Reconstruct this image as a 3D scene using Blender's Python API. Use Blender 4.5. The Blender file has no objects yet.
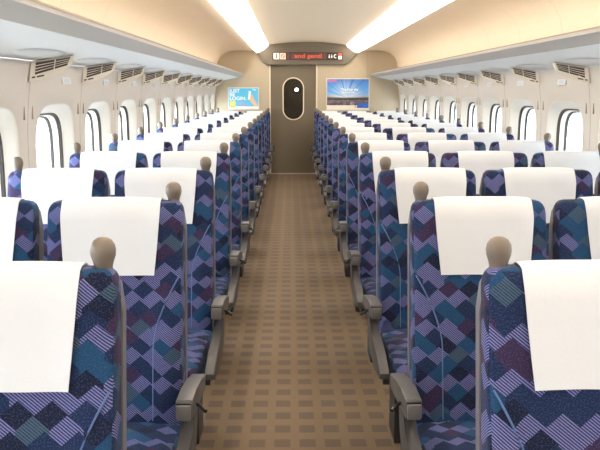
import bpy, bmesh, math, random
from mathutils import Vector, Matrix
PI = math.pi
random.seed(7)
SC = bpy.context.scene
COL = SC.collection

# ---------------------------------------------------------------- camera, sky, exposure
EYE = 1.54
cam_d = bpy.data.cameras.new('camera')
cam = bpy.data.objects.new('camera', cam_d); COL.objects.link(cam)
cam_d.sensor_width = 36.0
cam_d.lens = 36.0 * 780 / 600
cam_d.clip_start = 0.02
cam.location = (0, 0, EYE)
cam.rotation_euler = (PI/2 - math.atan(135/780), 0, -math.atan(9/780))
SC.camera = cam

world = bpy.data.worlds.new('sky'); SC.world = world
world.use_nodes = True
wn = world.node_tree
for n in list(wn.nodes): wn.nodes.remove(n)
wo = wn.nodes.new('ShaderNodeOutputWorld'); wb = wn.nodes.new('ShaderNodeBackground')
wb.inputs['Color'].default_value = (0.90, 0.96, 1.0, 1); 
# hazy sky, brighter on the sunny (left, -x) side of the train
wt = wn.nodes.new('ShaderNodeTexCoord'); ws = wn.nodes.new('ShaderNodeSeparateXYZ'); wn.links.new(wt.outputs['Generated'], ws.inputs[0])
wr = wn.nodes.new('ShaderNodeMapRange'); wn.links.new(ws.outputs[0], wr.inputs[0])
for _k, _v in ((1, -1.0), (2, 1.0), (3, 22.0), (4, 6.0)): wr.inputs[_k].default_value = _v
wn.links.new(wr.outputs[0], wb.inputs['Strength'])
wn.links.new(wb.outputs[0], wo.inputs['Surface'])
LAMP = 9.0
LAMP_COL = (1.0, 0.89, 0.73)
SC.view_settings.view_transform = 'Standard'
SC.view_settings.look = 'None'
SC.view_settings.gamma = 1.0
SC.view_settings.use_curve_mapping = False
SC.view_settings.exposure = 0.2
SC.cycles.use_denoising = True
SC.cycles.max_bounces = 10
SC.cycles.diffuse_bounces = 6

# ---------------------------------------------------------------- layout (metres, camera stands at x = 0, y = 0)
XL, XR, XC = -1.40, 2.00, 0.30
Y0, Y1 = -2.58, 14.5
PITCH = 1.04
WIN0 = 4.70                       # centre of one window
Z_WALL = 1.69

# ---------------------------------------------------------------- materials
def nodes(name):
    m = bpy.data.materials.new(name); m.use_nodes = True
    nt = m.node_tree
    return m, nt, nt.nodes['Principled BSDF']
def math_node(nt, op, a, b=None, c=None):
    n = nt.nodes.new('ShaderNodeMath'); n.operation = op
    for i, v in enumerate((a, b, c)):
        if v is None: continue
        if isinstance(v, (int, float)): n.inputs[i].default_value = v
        else: nt.links.new(v, n.inputs[i])
    return n.outputs[0]
def mix_node(nt, f, a, b):
    n = nt.nodes.new('ShaderNodeMix'); n.data_type = 'RGBA'
    for key, v in ((0, f), (6, a), (7, b)):
        if isinstance(v, (int, float)): n.inputs[key].default_value = v
        elif isinstance(v, tuple): n.inputs[key].default_value = (*v, 1)
        else: nt.links.new(v, n.inputs[key])
    return n.outputs[2]
def plain(name, col, rough=0.6, metal=0.0, noise=0.03, scale=30, bump=0.0, emit=None, trans=0, spec=None):
    m, nt, b = nodes(name)
    b.inputs['Roughness'].default_value = rough
    b.inputs['Metallic'].default_value = metal
    if spec is not None: b.inputs['Specular IOR Level'].default_value = spec
    tc = nt.nodes.new('ShaderNodeTexCoord')
    nz = nt.nodes.new('ShaderNodeTexNoise'); nz.inputs['Scale'].default_value = scale
    nt.links.new(tc.outputs['Object'], nz.inputs['Vector'])
    lo = tuple(max(0, c * (1 - noise * 2)) for c in col); hi = tuple(min(1, c * (1 + noise * 2)) for c in col)
    nt.links.new(mix_node(nt, nz.outputs['Fac'], lo, hi), b.inputs['Base Color'])
    if bump:
        bp = nt.nodes.new('ShaderNodeBump'); bp.inputs['Strength'].default_value = bump; bp.inputs['Distance'].default_value = 0.003
        nt.links.new(nz.outputs['Fac'], bp.inputs['Height']); nt.links.new(bp.outputs[0], b.inputs['Normal'])
    if emit:
        b.inputs['Emission Color'].default_value = (*col, 1); b.inputs['Emission Strength'].default_value = emit
    if trans: b.inputs['Transmission Weight'].default_value = trans
    return m

def fabric_material():
    """blue moquette: a lattice of diamonds in navy, teal, wine and finely ribbed lilac"""
    m, nt, b = nodes('blue_moquette')
    b.inputs['Roughness'].default_value = 0.9; b.inputs['Specular IOR Level'].default_value = 0.2
    b.inputs['Sheen Weight'].default_value = 0.06
    b.inputs['Sheen Roughness'].default_value = 0.4
    uv = nt.nodes.new('ShaderNodeUVMap'); oi = nt.nodes.new('ShaderNodeObjectInfo')
    sep = nt.nodes.new('ShaderNodeSeparateXYZ'); nt.links.new(uv.outputs[0], sep.inputs[0])
    sl = nt.nodes.new('ShaderNodeSeparateXYZ'); nt.links.new(oi.outputs['Location'], sl.inputs[0])
    W, A_, P_ = 0.072, 0.030, 0.031
    mn = lambda op, p, q=None: math_node(nt, op, p, q)
    # ranges of peaks ( ^ ) W wide, every lower range overlapping the one above it
    kx = mn('FLOOR', mn('ADD', mn('MULTIPLY', sl.outputs[1], 7.3), mn('MULTIPLY', sl.outputs[0], 3.7)))
    u0 = mn('ADD', mn('DIVIDE', sep.outputs[0], W), mn('MULTIPLY', kx, 7.0))
    zz = mn('DIVIDE', sep.outputs[1], P_); n0 = mn('FLOOR', zz); fz = mn('FRACT', zz)
    def shift(n):
        w_ = nt.nodes.new('ShaderNodeTexWhiteNoise'); w_.noise_dimensions = '1D'; nt.links.new(mn('ADD', n, .37), w_.inputs['W'])
        return mn('ADD', u0, mn('ADD', mn('MULTIPLY', n, .5), mn('MULTIPLY', w_.outputs['Value'], .34)))
    ua = shift(n0); ub = shift(mn('ADD', n0, 1.0))
    tria = mn('SUBTRACT', 1.0, mn('MULTIPLY', mn('ABSOLUTE', mn('SUBTRACT', mn('FRACT', ua), .5)), 2.0))
    front = mn('LESS_THAN', fz, mn('MULTIPLY', tria, A_ / P_))
    back = mn('SUBTRACT', 1.0, front)
    band_i = mn('ADD', n0, back)
    u = mn('ADD', mn('MULTIPLY', ua, front), mn('MULTIPLY', ub, back)); col_i = mn('FLOOR', u)
    side_ = mn('GREATER_THAN', mn('FRACT', u), .5)
    def rnd(p, q, k):
        comb = nt.nodes.new('ShaderNodeCombineXYZ'); nt.links.new(p, comb.inputs[0]); nt.links.new(q, comb.inputs[1]); comb.inputs[2].default_value = k
        w_ = nt.nodes.new('ShaderNodeTexWhiteNoise'); w_.noise_dimensions = '3D'; nt.links.new(comb.outputs[0], w_.inputs['Vector'])
        return w_.outputs['Value']
    half_col = mn('ADD', mn('MULTIPLY', col_i, 2.0), side_)
    r1, r2, r3 = rnd(col_i, band_i, .5), rnd(col_i, band_i, 4.5), rnd(col_i, band_i, 8.5)
    lt = lambda p, q: mn('LESS_THAN', p, q)
    navy, ink, teal, wine, slate = (0.007, 0.018, 0.056), (0.005, 0.009, 0.027), (0.008, 0.048, 0.115), (0.028, 0.016, 0.048), (0.050, 0.090, 0.125)
    base = mix_node(nt, lt(r1, .45), navy, teal)
    base = mix_node(nt, lt(r2, .25), base, ink)
    base = mix_node(nt, lt(r3, .17), base, wine)
    period = mn('FLOORED_MODULO', band_i, 3.0)
    rib = lt(mn('FRACT', mn('DIVIDE', mn('ADD', sep.outputs[1], mn('MULTIPLY', sep.outputs[0], .8)), .0072)), .5)
    lil = mix_node(nt, rib, (0.012, 0.020, 0.080), (0.155, 0.160, 0.345))
    sla = mix_node(nt, rib, (0.014, 0.03, 0.07), slate)
    lil = mix_node(nt, lt(r3, .16), lil, sla)
    is_l = mn('MAXIMUM', mn('MULTIPLY', lt(period, .5), mn('GREATER_THAN', r2, .10)), mn('MULTIPLY', mn('GREATER_THAN', period, 1.5), lt(r2, .20)))
    colr = mix_node(nt, is_l, base, lil)
    # weave
    nz = nt.nodes.new('ShaderNodeTexNoise'); nz.inputs['Scale'].default_value = 260
    nt.links.new(uv.outputs[0], nz.inputs['Vector'])
    colr = mix_node(nt, math_node(nt, 'MULTIPLY', math_node(nt, 'GREATER_THAN', nz.outputs['Fac'], 0.56), 0.30), colr, (0.07, 0.07, 0.18))
    nt.links.new(colr, b.inputs['Base Color'])
    bp = nt.nodes.new('ShaderNodeBump'); bp.inputs['Strength'].default_value = 0.25; bp.inputs['Distance'].default_value = 0.002
    nt.links.new(nz.outputs['Fac'], bp.inputs['Height']); nt.links.new(bp.outputs[0], b.inputs['Normal'])
    return m

def carpet_material():
    m, nt, b = nodes('aisle_carpet')
    b.inputs['Roughness'].default_value = 0.75
    tc = nt.nodes.new('ShaderNodeTexCoord'); sep = nt.nodes.new('ShaderNodeSeparateXYZ'); nt.links.new(tc.outputs['Object'], sep.inputs[0])
    def block(c, phase, pitch, width):
        f = math_node(nt, 'FRACT', math_node(nt, 'ADD', math_node(nt, 'DIVIDE', math_node(nt, 'SUBTRACT', c, phase), pitch), 0.5))
        return math_node(nt, 'LESS_THAN', math_node(nt, 'ABSOLUTE', math_node(nt, 'SUBTRACT', f, 0.5)), width / pitch / 2)
    blk = math_node(nt, 'MULTIPLY', block(sep.outputs[0], -0.041, 0.112, 0.072), block(sep.outputs[1], 3.68, 0.148, 0.078))
    line = block(sep.outputs[0], -0.041, 0.112, 0.072)
    nz = nt.nodes.new('ShaderNodeTexNoise'); nz.inputs['Scale'].default_value = 220; nt.links.new(tc.outputs['Object'], nz.inputs['Vector'])
    nz2 = nt.nodes.new('ShaderNodeTexNoise'); nz2.inputs['Scale'].default_value = 3; nt.links.new(tc.outputs['Object'], nz2.inputs['Vector'])
    ground = mix_node(nt, nz.outputs['Fac'], (0.095, 0.062, 0.034), (0.225, 0.150, 0.086))
    ground = mix_node(nt, math_node(nt, 'MULTIPLY', line, 0.12), ground, (0.2, 0.13, 0.09))
    dark = mix_node(nt, nz.outputs['Fac'], (0.05, 0.036, 0.028), (0.12, 0.085, 0.062))
    c = mix_node(nt, math_node(nt, 'MULTIPLY', blk, math_node(nt, 'ADD', 0.55, math_node(nt, 'MULTIPLY', nz2.outputs['Fac'], 0.4))), ground, dark)
    nt.links.new(c, b.inputs['Base Color'])
    bp = nt.nodes.new('ShaderNodeBump'); bp.inputs['Strength'].default_value = 0.5; bp.inputs['Distance'].default_value = 0.004
    nt.links.new(nz.outputs['Fac'], bp.inputs['Height']); nt.links.new(bp.outputs[0], b.inputs['Normal'])
    return m

def panel_material(name, col, phase, width=0.007, seam=(0.28, 0.26, 0.24), rough=0.5):
    """wall lining with a dark joint between two panels every pitch"""
    m, nt, b = nodes(name)
    b.inputs['Roughness'].default_value = rough
    tc = nt.nodes.new('ShaderNodeTexCoord'); sep = nt.nodes.new('ShaderNodeSeparateXYZ'); nt.links.new(tc.outputs['Object'], sep.inputs[0])
    f = math_node(nt, 'FRACT', math_node(nt, 'DIVIDE', math_node(nt, 'SUBTRACT', sep.outputs[1], phase - width / 2), PITCH))
    s = math_node(nt, 'LESS_THAN', f, width / PITCH)
    nz = nt.nodes.new('ShaderNodeTexNoise'); nz.inputs['Scale'].default_value = 120; nt.links.new(tc.outputs['Object'], nz.inputs['Vector'])
    base = mix_node(nt, nz.outputs['Fac'], tuple(c * 0.94 for c in col), tuple(min(1, c * 1.05) for c in col))
    nt.links.new(mix_node(nt, s, base, seam), b.inputs['Base Color'])
    return m

M = {}
M['fabric'] = fabric_material()
M['carpet'] = carpet_material()
M['wall'] = panel_material('cream_wall_lining', (0.70, 0.645, 0.59), WIN0 + PITCH / 2)
M['recess'] = plain('window_surround_white', (0.80, 0.78, 0.74), 0.35, noise=0.01)
M['gasket'] = plain('dark_rubber', (0.05, 0.042, 0.042), 0.6)
M['ceiling'] = panel_material('peach_ceiling', (0.80, 0.68, 0.54), WIN0, 0.005, (0.5, 0.4, 0.3), 0.45)
M['ceiling_mid'] = plain('cream_ceiling', (0.82, 0.70, 0.56), 0.5, noise=0.01)
M['rack'] = plain('rack_grey', (0.50, 0.46, 0.43), 0.4, noise=0.02)
M['rack_under'] = plain('rack_underside', (0.82, 0.83, 0.85), 0.4, noise=0.01)
M['rack_line'] = plain('rack_brown_bead', (0.30, 0.22, 0.16), 0.5)
M['end'] = plain('speckled_beige_bulkhead', (0.46, 0.385, 0.285), 0.7, noise=0.12, scale=60, bump=0.1)
M['door'] = plain('grey_brown_door', (0.15, 0.12, 0.082), 0.45, noise=0.10, scale=70)
M['header'] = plain('header_dark_grey', (0.115, 0.095, 0.07), 0.5, noise=0.05)
M['trim'] = plain('light_trim', (0.72, 0.62, 0.48), 0.4)
M['steel'] = plain('steel', (0.62, 0.60, 0.57), 0.3, metal=0.8)
M['linen'] = plain('white_linen', (0.575, 0.59, 0.635), 0.9, noise=0.01, scale=200, bump=0.15)
M['knob'] = plain('taupe_handle', (0.15, 0.12, 0.098), 0.5, noise=0.06, scale=40)
M['shell'] = plain('seat_shell_grey', (0.13, 0.12, 0.14), 0.5)
M['piping'] = plain('pale_piping', (0.07, 0.13, 0.30), 0.6)
M['arm'] = plain('armrest_grey', (0.078, 0.075, 0.076), 0.38, noise=0.05)
M['arm_cap'] = plain('armrest_cap_grey', (0.135, 0.128, 0.126), 0.35)
M['side'] = plain('side_panel_grey', (0.055, 0.050, 0.050), 0.45)
M['black'] = plain('black_plastic', (0.012, 0.011, 0.012), 0.4)
M['under'] = plain('underframe_dark', (0.035, 0.035, 0.04), 0.5)
M['vent'] = plain('vent_cream', (0.74, 0.68, 0.58), 0.4, noise=0.01)
M['vent_dark'] = plain('vent_dark', (0.06, 0.045, 0.04), 0.6)
M['fairing'] = plain('fairing_grey', (0.68, 0.68, 0.69), 0.4)
M['plate'] = plain('plate_pale', (0.76, 0.77, 0.80), 0.4)
M['plate_ink'] = plain('plate_ink', (0.60, 0.66, 0.78), 0.5)
M['slot'] = plain('slot_grey', (0.36, 0.32, 0.28), 0.5)
M['lamp'] = plain('fluorescent_diffuser', LAMP_COL, 0.4, noise=0.0, emit=LAMP)
M['lamp_rim'] = plain('lamp_rim', (0.8, 0.76, 0.7), 0.4)

def glass_material():
    m, nt, b = nodes('clear_glass')
    out = nt.nodes['Material Output']
    tr = nt.nodes.new('ShaderNodeBsdfTransparent'); tr.inputs[0].default_value = (0.93, 0.96, 0.96, 1)
    gl = nt.nodes.new('ShaderNodeBsdfGlossy'); gl.inputs['Roughness'].default_value = 0.03
    mx = nt.nodes.new('ShaderNodeMixShader'); lw = nt.nodes.new('ShaderNodeLayerWeight'); lw.inputs[0].default_value = .5
    fc = math_node(nt, 'ADD', .04, math_node(nt, 'MULTIPLY', math_node(nt, 'POWER', lw.outputs['Facing'], 5.0), .5))
    nt.links.new(fc, mx.inputs[0]); nt.links.new(tr.outputs[0], mx.inputs[1]); nt.links.new(gl.outputs[0], mx.inputs[2])
    nt.links.new(mx.outputs[0], out.inputs['Surface'])
    return m
M['glass'] = glass_material()

# ---------------------------------------------------------------- helpers
def obj(name, bm, mats, parent=None, smooth=None, loc=None):
    me = bpy.data.meshes.new(name)
    bmesh.ops.recalc_face_normals(bm, faces=bm.faces)
    bm.to_mesh(me); bm.free()
    if not isinstance(mats, (list, tuple)): mats = [mats]
    for m in mats: me.materials.append(m)
    if smooth is not None:
        for p in me.polygons: p.use_smooth = True
        me.set_sharp_from_angle(angle=math.radians(smooth))
    o = bpy.data.objects.new(name, me); COL.objects.link(o)
    if parent: o.parent = parent
    if loc: o.location = loc
    return o
def tag(o, label=None, cat=None, group=None, kind=None):
    for k, v in (('label', label), ('category', cat), ('group', group), ('kind', kind)):
        if v: o[k] = v
    return o
def empty(name, loc, rz=0):
    o = bpy.data.objects.new(name, None); COL.objects.link(o)
    o.location = loc; o.rotation_euler = (0, 0, rz); o.empty_display_size = 0.1
    return o
def box(bm, x0, x1, y0, y1, z0, z1, mi=0, bevel=0.0, seg=2):
    vs = [bm.verts.new((x, y, z)) for x in (x0, x1) for y in (y0, y1) for z in (z0, z1)]
    fs = [bm.faces.new([vs[k] for k in q]) for q in ((0,1,3,2),(4,6,7,5),(0,4,5,1),(2,3,7,6),(0,2,6,4),(1,5,7,3))]
    for f in fs: f.material_index = mi
    if bevel:
        es = list({e for f in fs for e in f.edges})
        r = bmesh.ops.bevel(bm, geom=es, offset=bevel, segments=seg, profile=0.5, affect='EDGES')
        for f in r['faces']: f.material_index = mi
def prism(bm, pts, axis, a0, a1, mi=0, bevel=0.0, seg=2):
    """extrude a closed outline; axis 'x': pts are (y,z); axis 'y': pts are (x,z)"""
    def P(p, a): return (a, p[0], p[1]) if axis == 'x' else (p[0], a, p[1])
    A = [bm.verts.new(P(p, a0)) for p in pts]; B = [bm.verts.new(P(p, a1)) for p in pts]
    n = len(pts); fs = [bm.faces.new(A), bm.faces.new(B[::-1])]
    for k in range(n): fs.append(bm.faces.new([A[k], B[k], B[(k+1) % n], A[(k+1) % n]]))
    for f in fs: f.material_index = mi
    if bevel:
        es = list({e for f in fs[:2] for e in f.edges})
        bmesh.ops.bevel(bm, geom=es, offset=bevel, segments=seg, profile=0.5, affect='EDGES')
def tube(bm, pts, r, n=8, mi=0):
    rings = []
    for k, p in enumerate(pts):
        p = Vector(p); a = Vector(pts[max(0, k-1)]); b = Vector(pts[min(len(pts)-1, k+1)])
        t = (b - a).normalized(); s = t.orthogonal().normalized() if abs(t.z) < .9 else t.cross(Vector((0, 1, 0))).normalized()
        q = t.cross(s)
        rings.append([bm.verts.new(p + r * (math.cos(2*PI*i/n) * s + math.sin(2*PI*i/n) * q)) for i in range(n)])
    for A, B in zip(rings, rings[1:]):
        for i in range(n): bm.faces.new([A[i], A[(i+1) % n], B[(i+1) % n], B[i]]).material_index = mi
    bm.faces.new(rings[0][::-1]); bm.faces.new(rings[-1])
def lathe(bm, prof, n=24, sy=1.0, off=(0, 0, 0)):
    rings = [[bm.verts.new((off[0] + r * math.cos(2*PI*i/n), off[1] + sy * r * math.sin(2*PI*i/n), off[2] + z)) for i in range(n)] for r, z in prof]
    for A, B in zip(rings, rings[1:]):
        for i in range(n): bm.faces.new([A[i], A[(i+1) % n], B[(i+1) % n], B[i]])
    bm.faces.new(rings[0][::-1]); bm.faces.new(rings[-1])
def box_uv(bm):
    bm.normal_update()
    l = bm.loops.layers.uv.new('UVMap')
    for f in bm.faces:
        n = f.normal; ax = max(range(3), key=lambda k: abs(n[k]) * (1.3 if k == 1 else 1))
        for lp in f.loops:
            c = lp.vert.co
            lp[l].uv = (c.y + 0.011, c.z) if ax == 0 else ((c.x, c.z) if ax == 1 else (c.x, c.y))
def loft(bm, rings, cap=True):
    R = [[bm.verts.new(p) for p in r] for r in rings]; n = len(R[0])
    for A, B in zip(R, R[1:]):
        for i in range(n): bm.faces.new([A[i], A[(i+1) % n], B[(i+1) % n], B[i]])
    if cap: bm.faces.new(R[0][::-1]); bm.faces.new(R[-1])

# ---------------------------------------------------------------- the coach: floor, ceiling, walls
bm = bmesh.new(); box(bm, XL - .02, XR + .02, Y0, Y1 + 2.5, -.06, 0)
tag(obj('floor', bm, M['carpet']), kind='structure')

def half_profile(s):
    """ceiling outline on one side of the coach, (x, z) from the middle outwards"""
    pts = [(0, 2.395), (.25, 2.39), (.5, 2.37), (.66, 2.35), (.70, 2.345)]
    out = [(.92, 2.235), (1.1, 2.245), (1.28, 2.245), (1.40, 2.235), (1.50, 2.20), (1.58, 2.14), (1.63, 2.05), (1.66, 1.92), (1.69, 1.72), (1.70, Z_WALL)]
    return [(XC + s * u, z) for u, z in pts], [(XC + s * u, z) for u, z in [(.70, 2.345)] + out]
bm = bmesh.new()
for s in (-1, 1):
    a, b_ = half_profile(s)
    for pts, mi in ((a, 1), (b_, 0)):
        for p, q in zip(pts, pts[1:]):
            f = bm.faces.new([bm.verts.new((p[0], Y0, p[1])), bm.verts.new((q[0], Y0, q[1])), bm.verts.new((q[0], Y1, q[1])), bm.verts.new((p[0], Y1, p[1]))])
            f.material_index = mi
bmesh.ops.remove_doubles(bm, verts=bm.verts, dist=1e-5)
tag(obj('ceiling', bm, [M['ceiling'], M['ceiling_mid']], smooth=50), kind='structure')

def hole_loop(hw, zb, zt, N=56, cr=0.17, crt=0.20):
    """rounded window outline (d, z) starting at the right, anticlockwise, evenly by angle"""
    zc = (zb + zt) / 2; hh = (zt - zb) / 2; pts = []
    for k in range(N):
        t = 2 * PI * k / N
        c, s_ = math.cos(t), math.sin(t)
        e = 0.52 if s_ > 0 else 0.42
        pts.append((hw * math.copysign(abs(c) ** e, c), zc + hh * math.copysign(abs(s_) ** e, s_)))
    return pts
def bow(z):   # the lining leans inwards above the window
    return 0.0 if z < 1.2 else 0.05 * ((z - 1.2) / .49) ** 2
LEVELS = [(.385, .79, 1.46, 0.0), (.372, .80, 1.45, .006), (.345, .825, 1.425, .045), (.322, .845, 1.405, .060)]
FRAME = [(.322, .845, 1.405, .060, 0), (.312, .853, 1.397, .064, 1), (.306, .858, 1.392, .078, 1), (.300, .863, 1.387, .080, 0), (.296, .866, 1.384, .112, 0), (.288, .873, 1.377, .114, 1), (.284, .877, 1.373, .130, 1)]
centres = [WIN0 + PITCH * k for k in range(-6, 10)]
wall_side = {}
for s, X, nm in ((-1, XL, 'wall_left'), (1, XR, 'wall_right')):
    bm = bmesh.new()
    for c in centres:
        a, b_ = c - PITCH / 2, c + PITCH / 2
        if c == centres[-1]: b_ = Y1
        if c == centres[0]: a = Y0 - .001
        N = 56
        L = hole_loop(*LEVELS[0][:3])
        zc = 1.12
        outer = []
        for (d, z) in L:
            dx, dz = d, z - zc
            t = min(((b_ - c) / dx) if dx > 1e-6 else (((a - c) / dx) if dx < -1e-6 else 1e9), ((Z_WALL - zc) / dz) if dz > 1e-6 else ((-zc / dz) if dz < -1e-6 else 1e9))
            outer.append([dx * t, zc + dz * t])
        for corner in ((b_ - c, Z_WALL), (a - c, Z_WALL), (a - c, 0), (b_ - c, 0)):
            k = min(range(N), key=lambda q: (outer[q][0] - corner[0]) ** 2 + (outer[q][1] - corner[1]) ** 2)
            outer[k] = list(corner)
        rings = []
        for f in (1.0, .66, .33, 0.0):
            ring = [(o[0] * f + h[0] * (1 - f), o[1] * f + h[1] * (1 - f)) for o, h in zip(outer, L)]
            rings.append(([bm.verts.new((X - s * bow(z), c + d, z)) for d, z in ring], 0))
        for hw, zb, zt, dep in LEVELS[1:]:
            ring = hole_loop(hw, zb, zt)
            rings.append(([bm.verts.new((X - s * bow(z) * (1 - dep / .09) + s * dep, c + d, z)) for d, z in ring], 1))
        for (A, _), (B, mi) in zip(rings, rings[1:]):
            for i in range(N):
                try: bm.faces.new([A[i], A[(i+1) % N], B[(i+1) % N], B[i]]).material_index = mi
                except ValueError: pass
    bmesh.ops.remove_doubles(bm, verts=bm.verts, dist=1e-5)
    wall_side[s] = tag(obj(nm, bm, [M['wall'], M['recess']], smooth=40), kind='structure')

def window(s, X, c, idx, parts=True):
    root = empty('window_%d' % idx, (X, c, 0)); tag(root, kind='structure')
    bm = bmesh.new(); rings = []
    for hw, zb, zt, dep, mi in FRAME:
        off = bow(zt) * (1 - .06 / .09) 
        rings.append(([bm.verts.new((s * dep - s * bow(z) * (1 - .06 / .09), d, z)) for d, z in hole_loop(hw, zb, zt)], mi))
    N = 56
    for (A, _), (B, mi) in zip(rings, rings[1:]):
        for i in range(N): bm.faces.new([A[i], A[(i+1) % N], B[(i+1) % N], B[i]]).material_index = mi
    obj('window_frame', bm, [M['recess'], M['gasket']], root, smooth=40)
    bm = bmesh.new()
    g = [(s * .126, d, z) for d, z in hole_loop(.286, .875, 1.375)]; g2 = [(s * .129, d, z) for d, z in hole_loop(.286, .875, 1.375)]
    loft(bm, [g, g2]); obj('glass', bm, M['glass'], root)
    if parts:
        for dd in (-.455, .455):
            bm = bmesh.new(); box(bm, -s * (bow(1.42) + .006), s * .005, dd - .003, dd + .003, 1.385, 1.455, bevel=.001)
            obj('coat_hook', bm, M['slot'], root)
    return root
idx = 1
for s, X in ((-1, XL), (1, XR)):
    for c in centres:
        if c < 2.0 and c != centres[0] : pass
        window(s, X, c, idx, parts=(c + .46 < Y1 - .02)); idx += 1

# luggage racks along both walls
for s, X, nm in ((-1, XL, 'left'), (1, XR, 'right')):
    tip, low = XC + s * 1.15, XC + s * 1.245
    bm = bmesh.new()
    prism(bm, [(tip, 1.828), (tip + s * .004, 1.812), (low, 1.768), (low + s * .02, 1.787), (tip + s * .03, 1.828), (tip + s*.012, 1.834)], 'y', Y0, Y1, 0)
    rk = obj('luggage_rack', bm, M['rack'], smooth=30)
    bm = bmesh.new(); prism(bm, [(low, 1.768), (X - s * .036, 1.688), (X - s * .030, 1.678), (X - s * .002, 1.678), (X - s * .002, 1.72), (low + s * .02, 1.787)], 'y', Y0, Y1)
    obj('shelf', bm, M['rack_under'], rk)
    bm = bmesh.new(); prism(bm, [(tip - s * .003, 1.828), (tip + s * .012, 1.828), (tip + s * .012, 1.836), (tip - s * .003, 1.836)], 'y', Y0, Y1)
    obj('edge_bead', bm, M['rack_line'], rk)
    side = 'over the double seats at the left wall' if s < 0 else 'over the triple seats at the right wall'
    tag(rk, 'long grey luggage rack with pale underside ' + side, 'luggage rack', 'luggage racks')

# ceiling light strips
for s in (-1, 1):
    n = 2
    prof = [(.70, 2.34), (.715, 2.315), (.80, 2.245), (.88, 2.205), (.915, 2.20), (.925, 2.235)]
    bm = bmesh.new(); R = []
    ya, yb = Y0 + .3, Y1 - .14
    for y in (ya, yb): R.append([(XC + s * u, y, z) for u, z in prof])
    A = [bm.verts.new(p) for p in R[0]]; B = [bm.verts.new(p) for p in R[1]]
    for i in range(len(A) - 1): bm.faces.new([A[i], A[i+1], B[i+1], B[i]])
    bm.faces.new(A); bm.faces.new(B)
    l = obj('ceiling_light', bm, M['lamp'], smooth=50)
    tag(l, 'glowing white ceiling light strip running the whole coach, ' + ('left of' if s < 0 else 'right of') + ' the door sign', 'ceiling light', 'ceiling light strips')

# end bulkhead and door
DX0, DX1, DTOP = -.372, .462, 1.995
bm = bmesh.new()
box(bm, XL - .2, DX0, Y1, Y1 + .08, 0, 2.6); box(bm, DX1, XR + .2, Y1, Y1 + .08, 0, 2.6); box(bm, DX0, DX1, Y1, Y1 + .08, DTOP, 2.6)
box(bm, 1.39, 1.398, Y1 - .004, Y1, 0, 2.4, 1)
tag(obj('wall_end', bm, [M['end'], M['slot']]), kind='structure')
bm = bmesh.new(); box(bm, XL - .2, XR + .2, Y0 - .08, Y0, 0, 2.6)
tag(obj('wall_back', bm, M['end']), kind='structure')

dr = empty('door_1', ((DX0 + DX1) / 2, Y1 + .03, 0)); tag(dr, kind='structure')
hw = (DX1 - DX0) / 2
oc, ow, ot, ob = .0, .185, 1.755, 1.005
def oval(w, zb, zt, N=48):
    r = w; pts = []
    for k in range(N):
        t = 2 * PI * k / N
        pts.append((oc + r * math.cos(t), (zt - r if math.sin(t) >= 0 else zb + r) + r * math.sin(t)))
    return pts
bm = bmesh.new(); L = oval(ow, ob, ot); N = len(L); zc = (ob + ot) / 2
outer = []
for (x, z) in L:
    dx, dz = x - oc, z - zc
    t = min((hw - oc) / dx if dx > 1e-6 else ((-hw - oc) / dx if dx < -1e-6 else 1e9), (DTOP - zc) / dz if dz > 1e-6 else (-zc / dz if dz < -1e-6 else 1e9))
    outer.append([oc + dx * t, zc + dz * t])
for corner in ((hw, DTOP), (-hw, DTOP), (-hw, 0.0), (hw, 0.0)):
    k = min(range(N), key=lambda q: (outer[q][0] - corner[0]) ** 2 + (outer[q][1] - corner[1]) ** 2); outer[k] = list(corner)
rings = [[bm.verts.new((x, y, z)) for x, z in lst] for lst, y in ((outer, 0), (L, 0), (L, .04), (outer, .04))]
for A, B in zip(rings, rings[1:]):
    for i in range(N): bm.faces.new([A[i], A[(i+1) % N], B[(i+1) % N], B[i]])
obj('door_leaf', bm, M['door'], dr)
bm = bmesh.new(); fr = [oval(ow + .014, ob - .014, ot + .014), oval(ow - .006, ob + .006, ot - .006)]
V = [[bm.verts.new((x, y, z)) for x, z in fr[i]] for i, y in ((0, -.008), (1, -.008), (1, .0), (0, .0))]
for A, B in zip(V, V[1:] + V[:1]):
    for i in range(N): bm.faces.new([A[i], A[(i+1) % N], B[(i+1) % N], B[i]])
obj('window_trim', bm, M['trim'], dr)
bm = bmesh.new(); loft(bm, [[(x, .015, z) for x, z in L], [(x, .02, z) for x, z in L]]); obj('door_glass', bm, M['glass'], dr)
for k, (x0, x1) in enumerate(((DX0 - .022, DX0 + .002), (DX1 - .002, DX1 + .025))):
    bm = bmesh.new(); box(bm, x0, x1, Y1 - .008, Y1 + .01, 0, DTOP + .0)
    tag(obj('trim_%d' % (k + 1), bm, M['trim']), kind='structure')
bm = bmesh.new(); box(bm, -.40, DX1 + .02, Y1 - .06, Y1 + .05, 0, .012)
tag(obj('trim_3', bm, M['steel']), kind='structure')
# dark vestibule behind the door; glowing ball added as the camera-flash reflection on the glass
M['vest'] = plain('vestibule_dark', (0.05, 0.03, 0.03), 0.6)
bm = bmesh.new(); box(bm, -1.2, 1.3, Y1 + .09, Y1 + 2.4, 0.001, 2.3)
bm.faces.ensure_lookup_table(); bmesh.ops.delete(bm, geom=[f for f in bm.faces if f.calc_center_median().y < Y1 + .1], context='FACES')
tag(obj('wall_vestibule', bm, M['vest']), kind='structure')
M['flash_glow'] = plain('flash_reflection_glow', (0.95, 0.97, 1.0), 0.3, emit=6.0)
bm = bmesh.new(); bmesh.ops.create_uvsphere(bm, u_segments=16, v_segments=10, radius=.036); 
refl = obj('flash_reflection', bm, M['flash_glow'], smooth=60, loc=(.112, Y1 + 1.2, 1.545)); refl.scale = (1, .6, 1)
bm = bmesh.new(); tube(bm, [(0, 0, .04), (0, 0, .75)], .008); obj('reflection_rod', bm, M['black'], refl)
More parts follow.
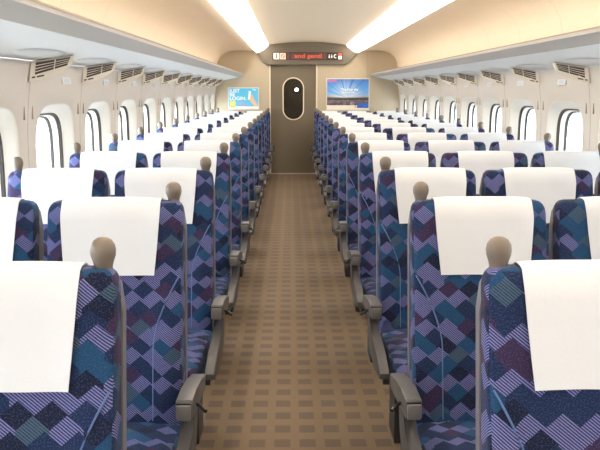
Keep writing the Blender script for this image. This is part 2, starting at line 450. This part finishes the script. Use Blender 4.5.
tag(refl, 'small glowing ball added as the flash reflection in the oval door window', 'lamp')

# header with the sign above the door
bm = bmesh.new()
hd = [(-.43, 1.99), (.99, 1.99), (1.08, 2.05), (1.19, 2.19), (1.22, 2.24), (1.02, 2.33), (.90, 2.37), (.6, 2.41), (-.0, 2.41), (-.30, 2.37), (-.42, 2.33), (-.62, 2.24), (-.59, 2.19), (-.50, 2.05)]
prism(bm, hd, 'y', Y1 - .07, Y1 + .001, bevel=.006)
tag(obj('trim_4', bm, M['header']), kind='structure')
def font_obj(name, txt, size, loc, mat, parent, sx=1.0, align='LEFT'):
    cu = bpy.data.curves.new(name, 'FONT'); cu.body = txt; cu.size = size; cu.align_x = align; cu.extrude = .0006; cu.offset = size * .025
    cu.materials.append(mat)
    tmp = bpy.data.objects.new(name + '_t', cu); COL.objects.link(tmp)
    dg = bpy.context.evaluated_depsgraph_get(); me = bpy.data.meshes.new_from_object(tmp.evaluated_get(dg))
    bpy.data.objects.remove(tmp); bpy.data.curves.remove(cu)
    o = bpy.data.objects.new(name, me); COL.objects.link(o)
    me.transform(Matrix.Scale(sx, 4, (1, 0, 0))); me.transform(Matrix.Rotation(PI / 2, 4, 'X'))
    if not me.materials: me.materials.append(mat)
    o.location = loc; o.parent = parent
    return o
M['sign_black'] = plain('sign_black', (0.02, 0.015, 0.015), 0.35)
M['sign_white'] = plain('sign_white', (0.75, 0.72, 0.66), 0.4, emit=.1)
M['sign_pink'] = plain('sign_pink', (0.85, 0.62, 0.55), 0.4, emit=.05)
M['sign_red'] = plain('sign_red', (0.75, 0.06, 0.05), 0.4, emit=.3)
M['led_back'] = plain('led_back', (0.10, 0.04, 0.04), 0.4)
M['led'] = plain('led_orange', (0.60, 0.09, 0.05), 0.4, emit=.08)
sg = empty('door_sign', (.325, Y1 - .07, 2.075)); SX = .0185   # metres per pixel there
def sx_(px): return (px - 291) * .0185 - .325
bm = bmesh.new(); box(bm, sx_(273), sx_(342), -.018, -.0005, .0, .135, bevel=.003); obj('sign_body', bm, M['sign_black'], sg)
def plate(name, a, b_, mat, z0=.012, z1=.123, y=-.0205):
    bm = bmesh.new(); box(bm, sx_(a), sx_(b_), y, -.0182, z0, z1); return obj(name, bm, mat, sg)
p1 = plate('number_plate', 274, 279.8, M['sign_white']); font_obj('numeral', '1', .115, (sx_(275.5), -.0222, .03), M['sign_black'], sg, 1.1)
p2 = plate('no_smoking_plate', 280.6, 286, M['sign_pink'])
bm = bmesh.new()
V1 = [bm.verts.new((sx_(283.3) + .036 * math.cos(t), -.0215, .067 + .042 * math.sin(t))) for t in [2*PI*k/20 for k in range(20)]]
V2 = [bm.verts.new((sx_(283.3) + .026 * math.cos(t), -.0215, .067 + .031 * math.sin(t))) for t in [2*PI*k/20 for k in range(20)]]
for k in range(20): bm.faces.new([V1[k], V1[(k+1) % 20], V2[(k+1) % 20], V2[k]])
bm.faces.new([bm.verts.new(v) for v in ((sx_(283.3) - .03, -.0217, .09), (sx_(283.3) - .02, -.0217, .098), (sx_(283.3) + .03, -.0217, .044), (sx_(283.3) + .02, -.0217, .036))])
obj('prohibition_mark', bm, M['sign_red'], sg)
plate('dark_plate', 286.8, 290, M['led_back'])
dsp = plate('led_display', 291, 326, M['led_back'])
font_obj('led_text', 'and gentl', .105, (sx_(294.5), -.0215, .038), M['led'], sg, 1.3)
bm = bmesh.new()
for k in (0, 1): 
    x = sx_(328 + k * 2.3); box(bm, x, x + .022, -.021, -.0182, .035, .078); box(bm, x + .004, x + .018, -.021, -.0182, .083, .097)
obj('toilet_icon', bm, M['sign_white'], sg)
bm = bmesh.new(); cx = sx_(334.6)
V1 = [bm.verts.new((cx + .032 * math.cos(t), -.021, .067 + .036 * math.sin(t))) for t in [PI*.3 + PI*1.4*k/12 for k in range(13)]]
V2 = [bm.verts.new((cx + .018 * math.cos(t), -.021, .067 + .022 * math.sin(t))) for t in [PI*.3 + PI*1.4*k/12 for k in range(13)]]
for k in range(12): bm.faces.new([V1[k], V1[k+1], V2[k+1], V2[k]])
obj('telephone_icon', bm, M['sign_white'], sg)
plate('vending_icon', 337.5, 341, M['sign_white'], .012, .07); plate('vending_icon_top', 337.5, 341, M['sign_red'], .07, .123)
tag(sg, 'black electronic sign bar with number 1 and red text above the door', 'sign')

# posters on the bulkhead
def ramp_material(name, stops, zlo, zhi, extra=None):
    m, nt, b = nodes(name)
    tc = nt.nodes.new('ShaderNodeTexCoord'); sep = nt.nodes.new('ShaderNodeSeparateXYZ'); nt.links.new(tc.outputs['Object'], sep.inputs[0])
    mr = nt.nodes.new('ShaderNodeMapRange'); mr.inputs[1].default_value = zlo; mr.inputs[2].default_value = zhi; nt.links.new(sep.outputs[2], mr.inputs[0])
    cr = nt.nodes.new('ShaderNodeValToRGB'); nt.links.new(mr.outputs[0], cr.inputs[0])
    els = cr.color_ramp.elements
    while len(els) < len(stops): els.new(0.5)
    for e, (p, c) in zip(els, stops): e.position = p; e.color = (*c, 1)
    out = cr.outputs[0]
    if extra: out = extra(nt, tc, sep, out)
    nt.links.new(out, b.inputs['Base Color']); b.inputs['Roughness'].default_value = 0.35
    return m
def rect(name, x0, x1, z0, z1, y, mat, parent, th=.002):
    bm = bmesh.new(); box(bm, x0, x1, y - th, y, z0, z1); return obj(name, bm, mat, parent)
def flat(name, polys, y, mat, parent):
    bm = bmesh.new()
    for p in polys: prism(bm, p, 'y', y - .001, y)
    return obj(name, bm, mat, parent)
PX = .0187
# left poster: cyan with white words and an arm holding a phone
W, H = 31 * PX, 22 * PX
po = empty('poster', (-.868, Y1, 1.18)); 
tag(po, 'light blue poster with white lettering and an arm, left of the door', 'poster')
M['cyan'] = plain('poster_cyan', (0.10, 0.50, 0.78), 0.4, noise=.02); M['skin'] = plain('poster_skin', (0.80, 0.45, 0.30), 0.5)
M['white'] = plain('print_white', (0.85, 0.85, 0.84), 0.5); M['yellow'] = plain('poster_yellow', (0.85, 0.62, 0.12), 0.5); M['green'] = plain('poster_green', (0.12, 0.35, 0.10), 0.5)
M['pink'] = plain('poster_pink', (0.85, 0.12, 0.30), 0.5); M['frame'] = plain('poster_frame', (0.60, 0.54, 0.44), 0.35, metal=.3)
rect('frame', -W/2, W/2, 0, H, -.001, M['frame'], po, .014)
rect('paper', -W/2 + .015, W/2 - .015, .015, H - .012, -.015, M['white'], po)
rect('print', -W/2 + .02, W/2 - .02, .065, H - .018, -.017, M['cyan'], po)
for k, t in enumerate(('JUST', 'BE', 'LOGIN.')): font_obj('lettering', t, .085, (-W/2 + .035, -.0205, H - .095 - k * .068), M['white'], po, 1.1)
font_obj('lettering', 'TEL', .04, (W/2 - .13, -.0205, H - .06), M['white'], po, 1.2)
rect('badge', -W/2 + .045, -W/2 + .14, .06, .165, -.0195, M['yellow'], po); rect('badge_foot', -W/2 + .045, -W/2 + .14, .045, .062, -.0195, M['green'], po)
flat('arm', [[(.19, .068), (.27, .068), (.19, .20), (.165, .27), (.12, .275), (.09, .22), (.12, .17)]], -.0195, M['skin'], po)
flat('phone', [[(.08, .19), (.12, .18), (.14, .33), (.10, .345)]], -.0215, M['white'], po)
font_obj('small_lettering', 'a b c d e', .036, (-.12, -.0205, .12), M['pink'], po, 1.1); font_obj('small_lettering', 'mnopqr stu', .03, (-.10, -.0205, .085), M['pink'], po, 1.2)
# right poster: sky over a dark landscape
W, H = 43 * PX, 31.5 * PX
po = empty('poster', (1.045, Y1, 1.165))
tag(po, 'larger poster of blue sky over dark fields, right of the door', 'poster')
def rays(nt, tc, sep, base):
    x = math_node(nt, 'ADD', sep.outputs[0], 0.03); z = math_node(nt, 'SUBTRACT', sep.outputs[2], .24)
    ang = math_node(nt, 'ARCTAN2', z, x)
    nz = nt.nodes.new('ShaderNodeTexNoise'); nz.noise_dimensions = '1D'; nz.inputs['Scale'].default_value = 4.5; nt.links.new(ang, nz.inputs['W'])
    up = math_node(nt, 'GREATER_THAN', sep.outputs[2], .235)
    r = math_node(nt, 'SQRT', math_node(nt, 'ADD', math_node(nt, 'MULTIPLY', x, x), math_node(nt, 'MULTIPLY', z, z)))
    fall = math_node(nt, 'MAXIMUM', math_node(nt, 'SUBTRACT', 1.0, math_node(nt, 'MULTIPLY', r, 3.0)), 0.0)
    f = math_node(nt, 'MULTIPLY', math_node(nt, 'MULTIPLY', math_node(nt, 'GREATER_THAN', nz.outputs['Fac'], .42), nz.outputs['Fac']), up)
    f = math_node(nt, 'MULTIPLY', f, math_node(nt, 'ADD', math_node(nt, 'MULTIPLY', fall, 1.2), .12))
    nzz = nt.nodes.new('ShaderNodeTexNoise'); nzz.inputs['Scale'].default_value = 25; nt.links.new(tc.outputs['Object'], nzz.inputs['Vector'])
    g = math_node(nt, 'MULTIPLY', math_node(nt, 'GREATER_THAN', nzz.outputs['Fac'], .58), math_node(nt, 'LESS_THAN', sep.outputs[2], .20))
    base = mix_node(nt, math_node(nt, 'MULTIPLY', g, .5), base, (0.25, 0.22, 0.3))
    return mix_node(nt, f, base, (0.75, 0.88, 0.98))
sky = ramp_material('poster_sky', [(0, (.05, .03, .03)), (.18, (.16, .12, .16)), (.22, (.03, .03, .02)), (.30, (.10, .09, .07)), (.33, (.35, .33, .45)), (.45, (.12, .36, .75)), (.75, (.05, .25, .68)), (1, (.03, .14, .52))], .10, H - .02, rays)
M['block_blue'] = plain('poster_block_blue', (0.04, 0.13, 0.50), 0.5, noise=.2); M['cream'] = plain('poster_cream', (0.85, 0.80, 0.70), 0.5)
rect('frame', -W/2, W/2, 0, H, -.001, M['frame'], po, .014)
rect('paper', -W/2 + .015, W/2 - .015, .018, H - .012, -.015, M['cream'], po)
rect('print', -W/2 + .02, W/2 - .02, .10, H - .018, -.017, sky, po)
rect('blue_panel', .17, W/2 - .02, .05, .135, -.0195, M['block_blue'], po)
rect('building', .03, .13, .10, .175, -.0195, M['sign_black'], po)
flat('building_lights', [[(.04 + i * .022, .112 + j * .02), (.052 + i * .022, .112 + j * .02), (.052 + i * .022, .122 + j * .02), (.04 + i * .022, .122 + j * .02)] for i in range(4) for j in range(3)], -.0215, M['white'], po)
flat('small_figure', [[(.12, .055), (.16, .055), (.155, .10), (.125, .10)]], -.0215, M['skin'], po)
font_obj('heading', 'Book!', .055, (-W/2 + .035, -.0195, H - .065), M['pink'], po, 1.2)
font_obj('lettering', 'The blue sky', .062, (-.13, -.0195, .365), M['white'], po, 1.0); font_obj('lettering', 'opens wide today', .035, (-.12, -.0195, .325), M['white'], po, 1.0)

# ---------------------------------------------------------------- air outlets with their fairings, and number plates
def make_vent(s):
    """origin on the wall, 1.688 m up; the grille looks back along the coach and a little down"""
    root = empty('air_vent', (0, 0, 0))
    def under(u): return -.001 + .1905 * u - .003       # just below the rack's underside; u = distance from the wall
    def P(u, y, z): return Vector((-s * u, y, z))
    # face corners: near end at the wall (A), far end out over the seats (B)
    At, Bt = P(.015, .0, under(.015)), P(.200, .13, under(.20))
    Ab, Bb = P(.008, -.02, -.105), P(.185, .12, -.022)
    def face(t, v, lift=0.0):
        lo = Ab.lerp(Bb, t) + Vector((0, 0, -.016 * math.sin(PI * t)))
        p = lo.lerp(At.lerp(Bt, t), v)
        n = (Bt - At).cross(At - Ab).normalized()
        if n.y > 0: n = -n
        return p + n * lift
    bm = bmesh.new(); n = 10; rings = []
    for k in range(n):
        f = k / (n - 1); e = f * f
        ring = [face(t, 0) for t in (0, .25, .5, .75, 1)] + [face(t, 1) for t in (1, .75, .5, .25, 0)]
        out = []
        for j, p in enumerate(ring):
            u = -s * p.x * (1 - e * .93) + .0; y = p.y + (.40 - p.y * .9) * f; z = p.z
            top = under(u) if j >= 5 else (p.z * (1 - f) + (under(u) - .012) * f)
            out.append(P(max(.002, u), y, top))
        rings.append(out)
    loft(bm, rings); obj('housing', bm, M['vent'], root, smooth=35)
    bm = bmesh.new()
    q = [face(.12, .30, .0015), face(.90, .26, .0015), face(.94, .90, .0015), face(.12, .90, .0015)]
    loft(bm, [[p + Vector((0, .006, 0)) for p in q], q]); obj('grille_recess', bm, M['vent_dark'], root)
    bm = bmesh.new()
    for j in range(3):
        v = .42 + .15 * j; q = [face(.12, v, .004), face(.92, v, .004), face(.92, v + .045, .002), face(.12, v + .045, .002)]
        loft(bm, [[p + Vector((0, .003, 0)) for p in q], q])
    q = [face(.56, .28, .003), face(.585, .28, .003), face(.585, .9, .003), face(.56, .9, .003)]
    loft(bm, [[p + Vector((0, .003, 0)) for p in q], q])
    obj('slats', bm, M['vent'], root)
    bm = bmesh.new()
    for t0, t1 in ((.05, .13), (.17, .34)):
        q = [face(t0, .14, .0015), face(t1, .14, .0015), face(t1, .22, .0015), face(t0, .22, .0015)]
        loft(bm, [[p + Vector((0, .004, 0)) for p in q], q])
    obj('button', bm, M['vent_dark'], root)
    bm = bmesh.new(); n = 32; rings = []
    for f, dz in ((1, 0), (.97, -.004), (.7, -.009), (.35, -.012), (.03, -.013)):
        ring = []
        for k in range(n):
            t = 2 * PI * k / n; u = .155 + .075 * f * math.sin(t); y = -.27 + .33 * f * math.cos(t)
            ring.append(P(u, y, under(u) + .0028 + dz))
        rings.append(ring)
    loft(bm, rings); obj('fairing', bm, M['fairing'], root, smooth=50)
    return root
def copy_tree(o, parent=None):
    c = o.copy(); COL.objects.link(c); c.parent = parent
    for ch in list(o.children): copy_tree(ch, c)
    return c
ORD = ['nearest', 'second nearest', 'third nearest', 'fourth nearest', 'fifth nearest', 'sixth nearest', 'seventh nearest', 'eighth nearest', 'ninth nearest', 'tenth nearest', 'farthest']
for s, X, nm in ((-1, XL, 'left'), (1, XR, 'right')):
    proto = make_vent(s); first = True
    cs = [c for c in centres if (c > 4.1)]
    for k, c in enumerate(cs):
        o = proto if first else copy_tree(proto); first = False
        o.location = (X - s * .035, c - PITCH / 2 - .03, 1.688)
        if k == len(cs) - 1: o.location.y -= .0
        where = {0: 'nearest the camera', len(cs) - 1: 'closest to the end wall'}.get(k, ORD[k] + ' the camera')
        tag(o, 'slatted cream air vent above the %s windows, %s' % (nm, where), 'air vent', 'air vents above the %s windows' % nm)
    # little pale seat-number plates
    bm = bmesh.new(); box(bm, -.004, .004, -.085, .085, -.020, .020, bevel=.002)
    pp = obj('seat_number_plate', bm, M['plate'])
    bm = bmesh.new()
    for q in (-.055, -.018, .022): box(bm, -s * .0052 - .0006, -s * .0052 + .0006, q, q + .026, -.013, .013)
    obj('number_marks', bm, M['plate_ink'], pp)
    for k, c in enumerate(cs):
        o = pp if k == 0 else copy_tree(pp)
        z = 1.595
        o.location = (X - s * (bow(z) + .004), c + (.13 if s < 0 else -.02), z); o.rotation_euler = (0, s * .12, 0)
        where = {0: 'nearest the camera', len(cs) - 1: 'closest to the end wall'}.get(k, ORD[k] + ' the camera')
        tag(o, 'tiny pale plate on the %s wall below air vents, %s' % (nm, where), 'number plate', 'seat number plates on the %s wall' % nm)

# ---------------------------------------------------------------- seats (facing the camera, towards -y)
def yf(z): return -.215 + .225 * (z - .43)          # front of the backrest
TOP = 1.160
def back_bm(w):
    bm = bmesh.new(); rings = []; n = 64
    zs = [.36, .37, .40, .48, .56, .64, .72, .80, .88, .96, 1.02, 1.08, TOP - .042, TOP - .024, TOP - .012, TOP - .004, TOP]
    for z in zs:
        hw_ = w / 2 * (1.0 + .012 * (1 - (z - .36) / .78)); th = .135 - .045 * (z - .36) / .78
        r = max(0, z - (TOP - .042)) / .042; ins = .030 * (1 - math.sqrt(max(0, 1 - r * r)))
        rb = max(0, .40 - z) / .04; ins += .015 * rb
        a = hw_ - ins; b_ = th / 2 - ins * .75; yc = yf(z) + th / 2
        ring = []
        for k in range(n):
            t = 2 * PI * (k + .5) / n; c, s_ = math.cos(t), math.sin(t)
            x = a * math.copysign(abs(c) ** .22, c); y = b_ * math.copysign(abs(s_) ** .45, s_)
            if s_ < 0:      # front: raised side bolsters, ending where the piping meets the edge
                inner = hw_ - .095 if z < .68 else hw_ - .095 + .095 * ((z - .68) / .24) ** 1.6
                if z < .92:
                    m_ = min(1, max(0, (abs(x) - inner + .012) / .03)); y -= .016 * m_ * m_ * (3 - 2 * m_) * min(1, (.94 - z) / .1)
            ring.append((x, yc + y, z))
        rings.append(ring)
    loft(bm, rings); box_uv(bm); return bm
def cushion_bm(w):
    bm = bmesh.new(); rings = []; n = 56
    prof = [(-.20, .0), (-.23, .0), (-.40, .0), (-.60, .004), (-.70, .006), (-.755, .000), (-.785, -.018), (-.80, -.045), (-.806, -.07)]
    # outline lofted along y
    for k, (y, dz) in enumerate(prof):
        top = .435 + dz + (.0 if k < 6 else 0); bot = .315 + (.0 if k < 6 else .012 * (k - 5))
        hw_ = w / 2 - (0 if k < 6 else .006 * (k - 5)); zc = (top + bot) / 2; hh = (top - bot) / 2
        ring = []
        for q in range(n):
            t = 2 * PI * (q + .5) / n; c, s_ = math.cos(t), math.sin(t)
            x = hw_ * math.copysign(abs(c) ** .2, c); z = zc + hh * math.copysign(abs(s_) ** .4, s_)
            if s_ > 0: z -= .012 * max(0, 1 - (x / (hw_ * .6)) ** 2)
            ring.append((x, y, z))
        rings.append(ring)
    loft(bm, rings); box_uv(bm); return bm
def cover_bm(shift, w=.338):
    bm = bmesh.new()
    path = []
    for z in (.918, .95, 1.0, 1.05, 1.10, 1.123): path.append((yf(z) - .007, z))
    yt, yb = yf(TOP), yf(TOP) + .09
    path += [(yt - .000, 1.150), (yt + .012, 1.166), (yt + .03, 1.1715), (yt + .06, 1.1715), (yt + .078, 1.166), (yb + .006, 1.148)]
    for z in (1.11, 1.06, 1.02): path.append((yf(z) + (.135 - .045 * (z - .36) / .78) + .007, z))
    nx = 14; R = []
    for i, (y, z) in enumerate(path):
        tp = 1 - .10 * max(0, (1.12 - z) / .20) ** 1.2 * (1 if i < 7 else .1)
        row = []
        for k in range(nx + 1):
            u = k / nx * 2 - 1
            lift = -.004 * abs(u) ** 6 * (1 if i < 5 else 0) - .002 * math.sin(u * 5 + i * .7) * (1 if i < 5 else 0)
            row.append((shift + u * w / 2 * tp, y + lift, z - (.004 * abs(u) ** 4 if 6 <= i <= 12 else 0)))
        R.append(row)
    V = [[bm.verts.new(p) for p in r] for r in R]
    for A, B in zip(V, V[1:]):
        for k in range(nx): bm.faces.new([A[k], A[k+1], B[k+1], B[k]])
    bm.normal_update()
    g = bmesh.ops.solidify(bm, geom=bm.faces[:], thickness=.0025)
    return bm
def shell_bm(w):
    bm = bmesh.new()
    pts = []
    rings = []
    for z in (.34, .5, .7, .9, 1.06, 1.115, 1.135):
        th = .135 - .045 * (z - .36) / .78; yb = yf(z) + th; a = w / 2 + .004 - (.02 if z > 1.12 else (.008 if z > 1.09 else 0))
        rings.append([(-a, yb - .032, z), (a, yb - .032, z), (a, yb + .004, z), (a - .02, yb + .016, z), (-a + .02, yb + .016, z), (-a, yb + .004, z)])
    loft(bm, rings); return bm
def piping_bm(w, sd):
    bm = bmesh.new(); pts = []
    for k in range(25):
        z = .44 + .475 * k / 24; hw_ = w / 2 * (1.0 + .012 * (1 - (z - .36) / .78))
        x = hw_ - .097 if z < .68 else hw_ - .097 + .090 * ((z - .68) / .24) ** 1.6
        pts.append((sd * x, yf(z) - .0065 + (.006 if k > 22 else 0), z))
    tube(bm, pts, .0026, 6); return bm
def make_seat(w, knob, aisle, shift):
    """knob: +1/-1/0 which shoulder carries the handle; aisle: which side has the armrest"""
    root = empty('train_seat', (0, 0, 0))
    bk = obj('backrest', back_bm(w), M['fabric'], root, smooth=50)
    for sd in (-1, 1): obj('piping', piping_bm(w, sd), M['piping'], bk, smooth=60)
    obj('back_shell', shell_bm(w), M['shell'], root, smooth=40)
    obj('seat_cushion', cushion_bm(w + .008), M['fabric'], root, smooth=50)
    obj('headrest_cover', cover_bm(shift), M['linen'], root, smooth=60)
    if knob:
        bm = bmesh.new(); lathe(bm, [(.020, -.006), (.0195, .010), (.0225, .022), (.0268, .034), (.028, .046), (.0262, .058), (.020, .068), (.011, .0735), (.003, .075)], sy=1.0, off=(knob * .197, .005, TOP - .010))
        obj('grab_handle', bm, M['knob'], root, smooth=60)
    if aisle:
        a = aisle; x0, x1 = sorted((a * .263, a * .312))
        bm = bmesh.new(); prism(bm, [(-.150, .580), (-.150, .530), (-.36, .555), (-.515, .572), (-.515, .618), (-.505, .632), (-.40, .626), (-.28, .608)], 'x', x0, x1, bevel=.005)
        am = obj('armrest', bm, M['arm'], root, smooth=35)
        bm = bmesh.new(); box(bm, x0 + .004, x1 - .004, -.524, -.510, .572, .620, bevel=.004)
        obj('front_cap', bm, M['arm_cap'], am, smooth=35)
        bm = bmesh.new(); box(bm, x0 + .003, x1 - .003, -.5165, -.513, .6205, .625); obj('cap_slot', bm, M['black'], am)
        bm = bmesh.new(); tube(bm, [(a * .306, -.40, .578), (a * .325, -.42, .578), (a * .345, -.45, .572)], .006, 6)
        obj('recline_lever', bm, M['black'], am)
        bm = bmesh.new()
        out = [(-.31, .56), (-.41, .568), (-.43, .54), (-.47, .505), (-.56, .497), (-.70, .485), (-.81, .462), (-.842, .446), (-.845, .425), (-.80, .408), (-.66, .395), (-.50, .400), (-.40, .42), (-.36, .46), (-.335, .52)]
        xs0, xs1 = sorted((a * .268, a * .306))
        prism(bm, out, 'x', xs0, xs1, bevel=.005, seg=2); sp = obj('side_panel', bm, M['side'], root, smooth=40)
        bm = bmesh.new(); box(bm, *sorted((a * .245, a * .27)), -.66, -.30, .33, .36); box(bm, *sorted((a * .15, a * .20)), -.52, -.34, 0, .35, bevel=.006)
        obj('side_leg', bm, M['under'], root)
    bm = bmesh.new(); box(bm, -w/2 + .02, w/2 - .02, -.74, -.10, .27, .322, bevel=.01)
    obj('underframe', bm, M['under'], root)
    bm = bmesh.new(); prism(bm, [(-.60, 0), (-.20, 0), (-.27, .28), (-.53, .28)], 'x', -.07, .07, bevel=.006)
    obj('pedestal', bm, M['under'], root)
    return root
protos = {
    'left_window': make_seat(.468, -1, 0, .010), 'left_aisle': make_seat(.468, 1, 1, -.012),
    'right_aisle': make_seat(.468, -1, -1, .012), 'right_middle': make_seat(.525, 0, 0, .0), 'right_window': make_seat(.468, 1, 0, -.010)}
XS = {'left_window': -1.115, 'left_aisle': -.607, 'right_aisle': .652, 'right_middle': 1.186, 'right_window': 1.720}
WHERE = {'left_window': 'window seat left of aisle', 'left_aisle': 'aisle seat left of aisle',
         'right_aisle': 'aisle seat right of aisle', 'right_middle': 'middle seat right of aisle', 'right_window': 'window seat right of aisle'}
ROWN = ['first', 'second', 'third', 'fourth', 'fifth', 'sixth', 'seventh', 'eighth', 'ninth', 'tenth', 'eleventh', 'twelfth', 'thirteenth']
OUT = set()
for key, proto in protos.items():
    first = True
    for r in range(13):
        if (r, key) in OUT: continue
        o = proto if first else copy_tree(proto); first = False
        o.location = (XS[key], 1.665 + PITCH * r, 0)
        row = 'row nearest the camera' if r == 0 else ('row nearest end wall' if r == 12 else ROWN[r] + ' row from camera')
        tag(o, 'blue patterned train seat with white cover, %s, %s' % (WHERE[key], row), 'seat', 'train seats ' + ('left' if 'left' in key else 'right') + ' of the aisle')

# ---------------------------------------------------------------- outside
M['platform'] = plain('pale_concrete', (0.72, 0.71, 0.68), 0.9, noise=.05, scale=2)
M['ballast'] = plain('track_ballast', (0.42, 0.42, 0.40), 0.95, noise=.15, scale=8)
bm = bmesh.new(); box(bm, -40, XL - .35, -30, 80, -.5, -.15); tag(obj('floor_platform', bm, M['platform']), kind='structure')
bm = bmesh.new(); box(bm, XL - .35, 60, -30, 80, -1.6, -1.2); tag(obj('floor_trackside', bm, M['ballast']), kind='structure')
M['bld'] = plain('pale_building', (0.70, 0.74, 0.78), 0.8); M['bldwin'] = plain('building_glass', (0.16, 0.30, 0.42), 0.2)
bd = empty('station_building', (9.5, 20, -1.2))
tag(bd, 'pale building with blue windows standing outside the right windows', 'building')
bm = bmesh.new(); box(bm, 0, 6, -16, 40, 0, 7); obj('building_wall', bm, M['bld'], bd)
for k in range(18):
    for z in (1.15,):
        bm = bmesh.new(); box(bm, -.04, .01, -15.2 + k * 3, -13.2 + k * 3, z, z + 1.1); obj('window', bm, M['bldwin'], bd)
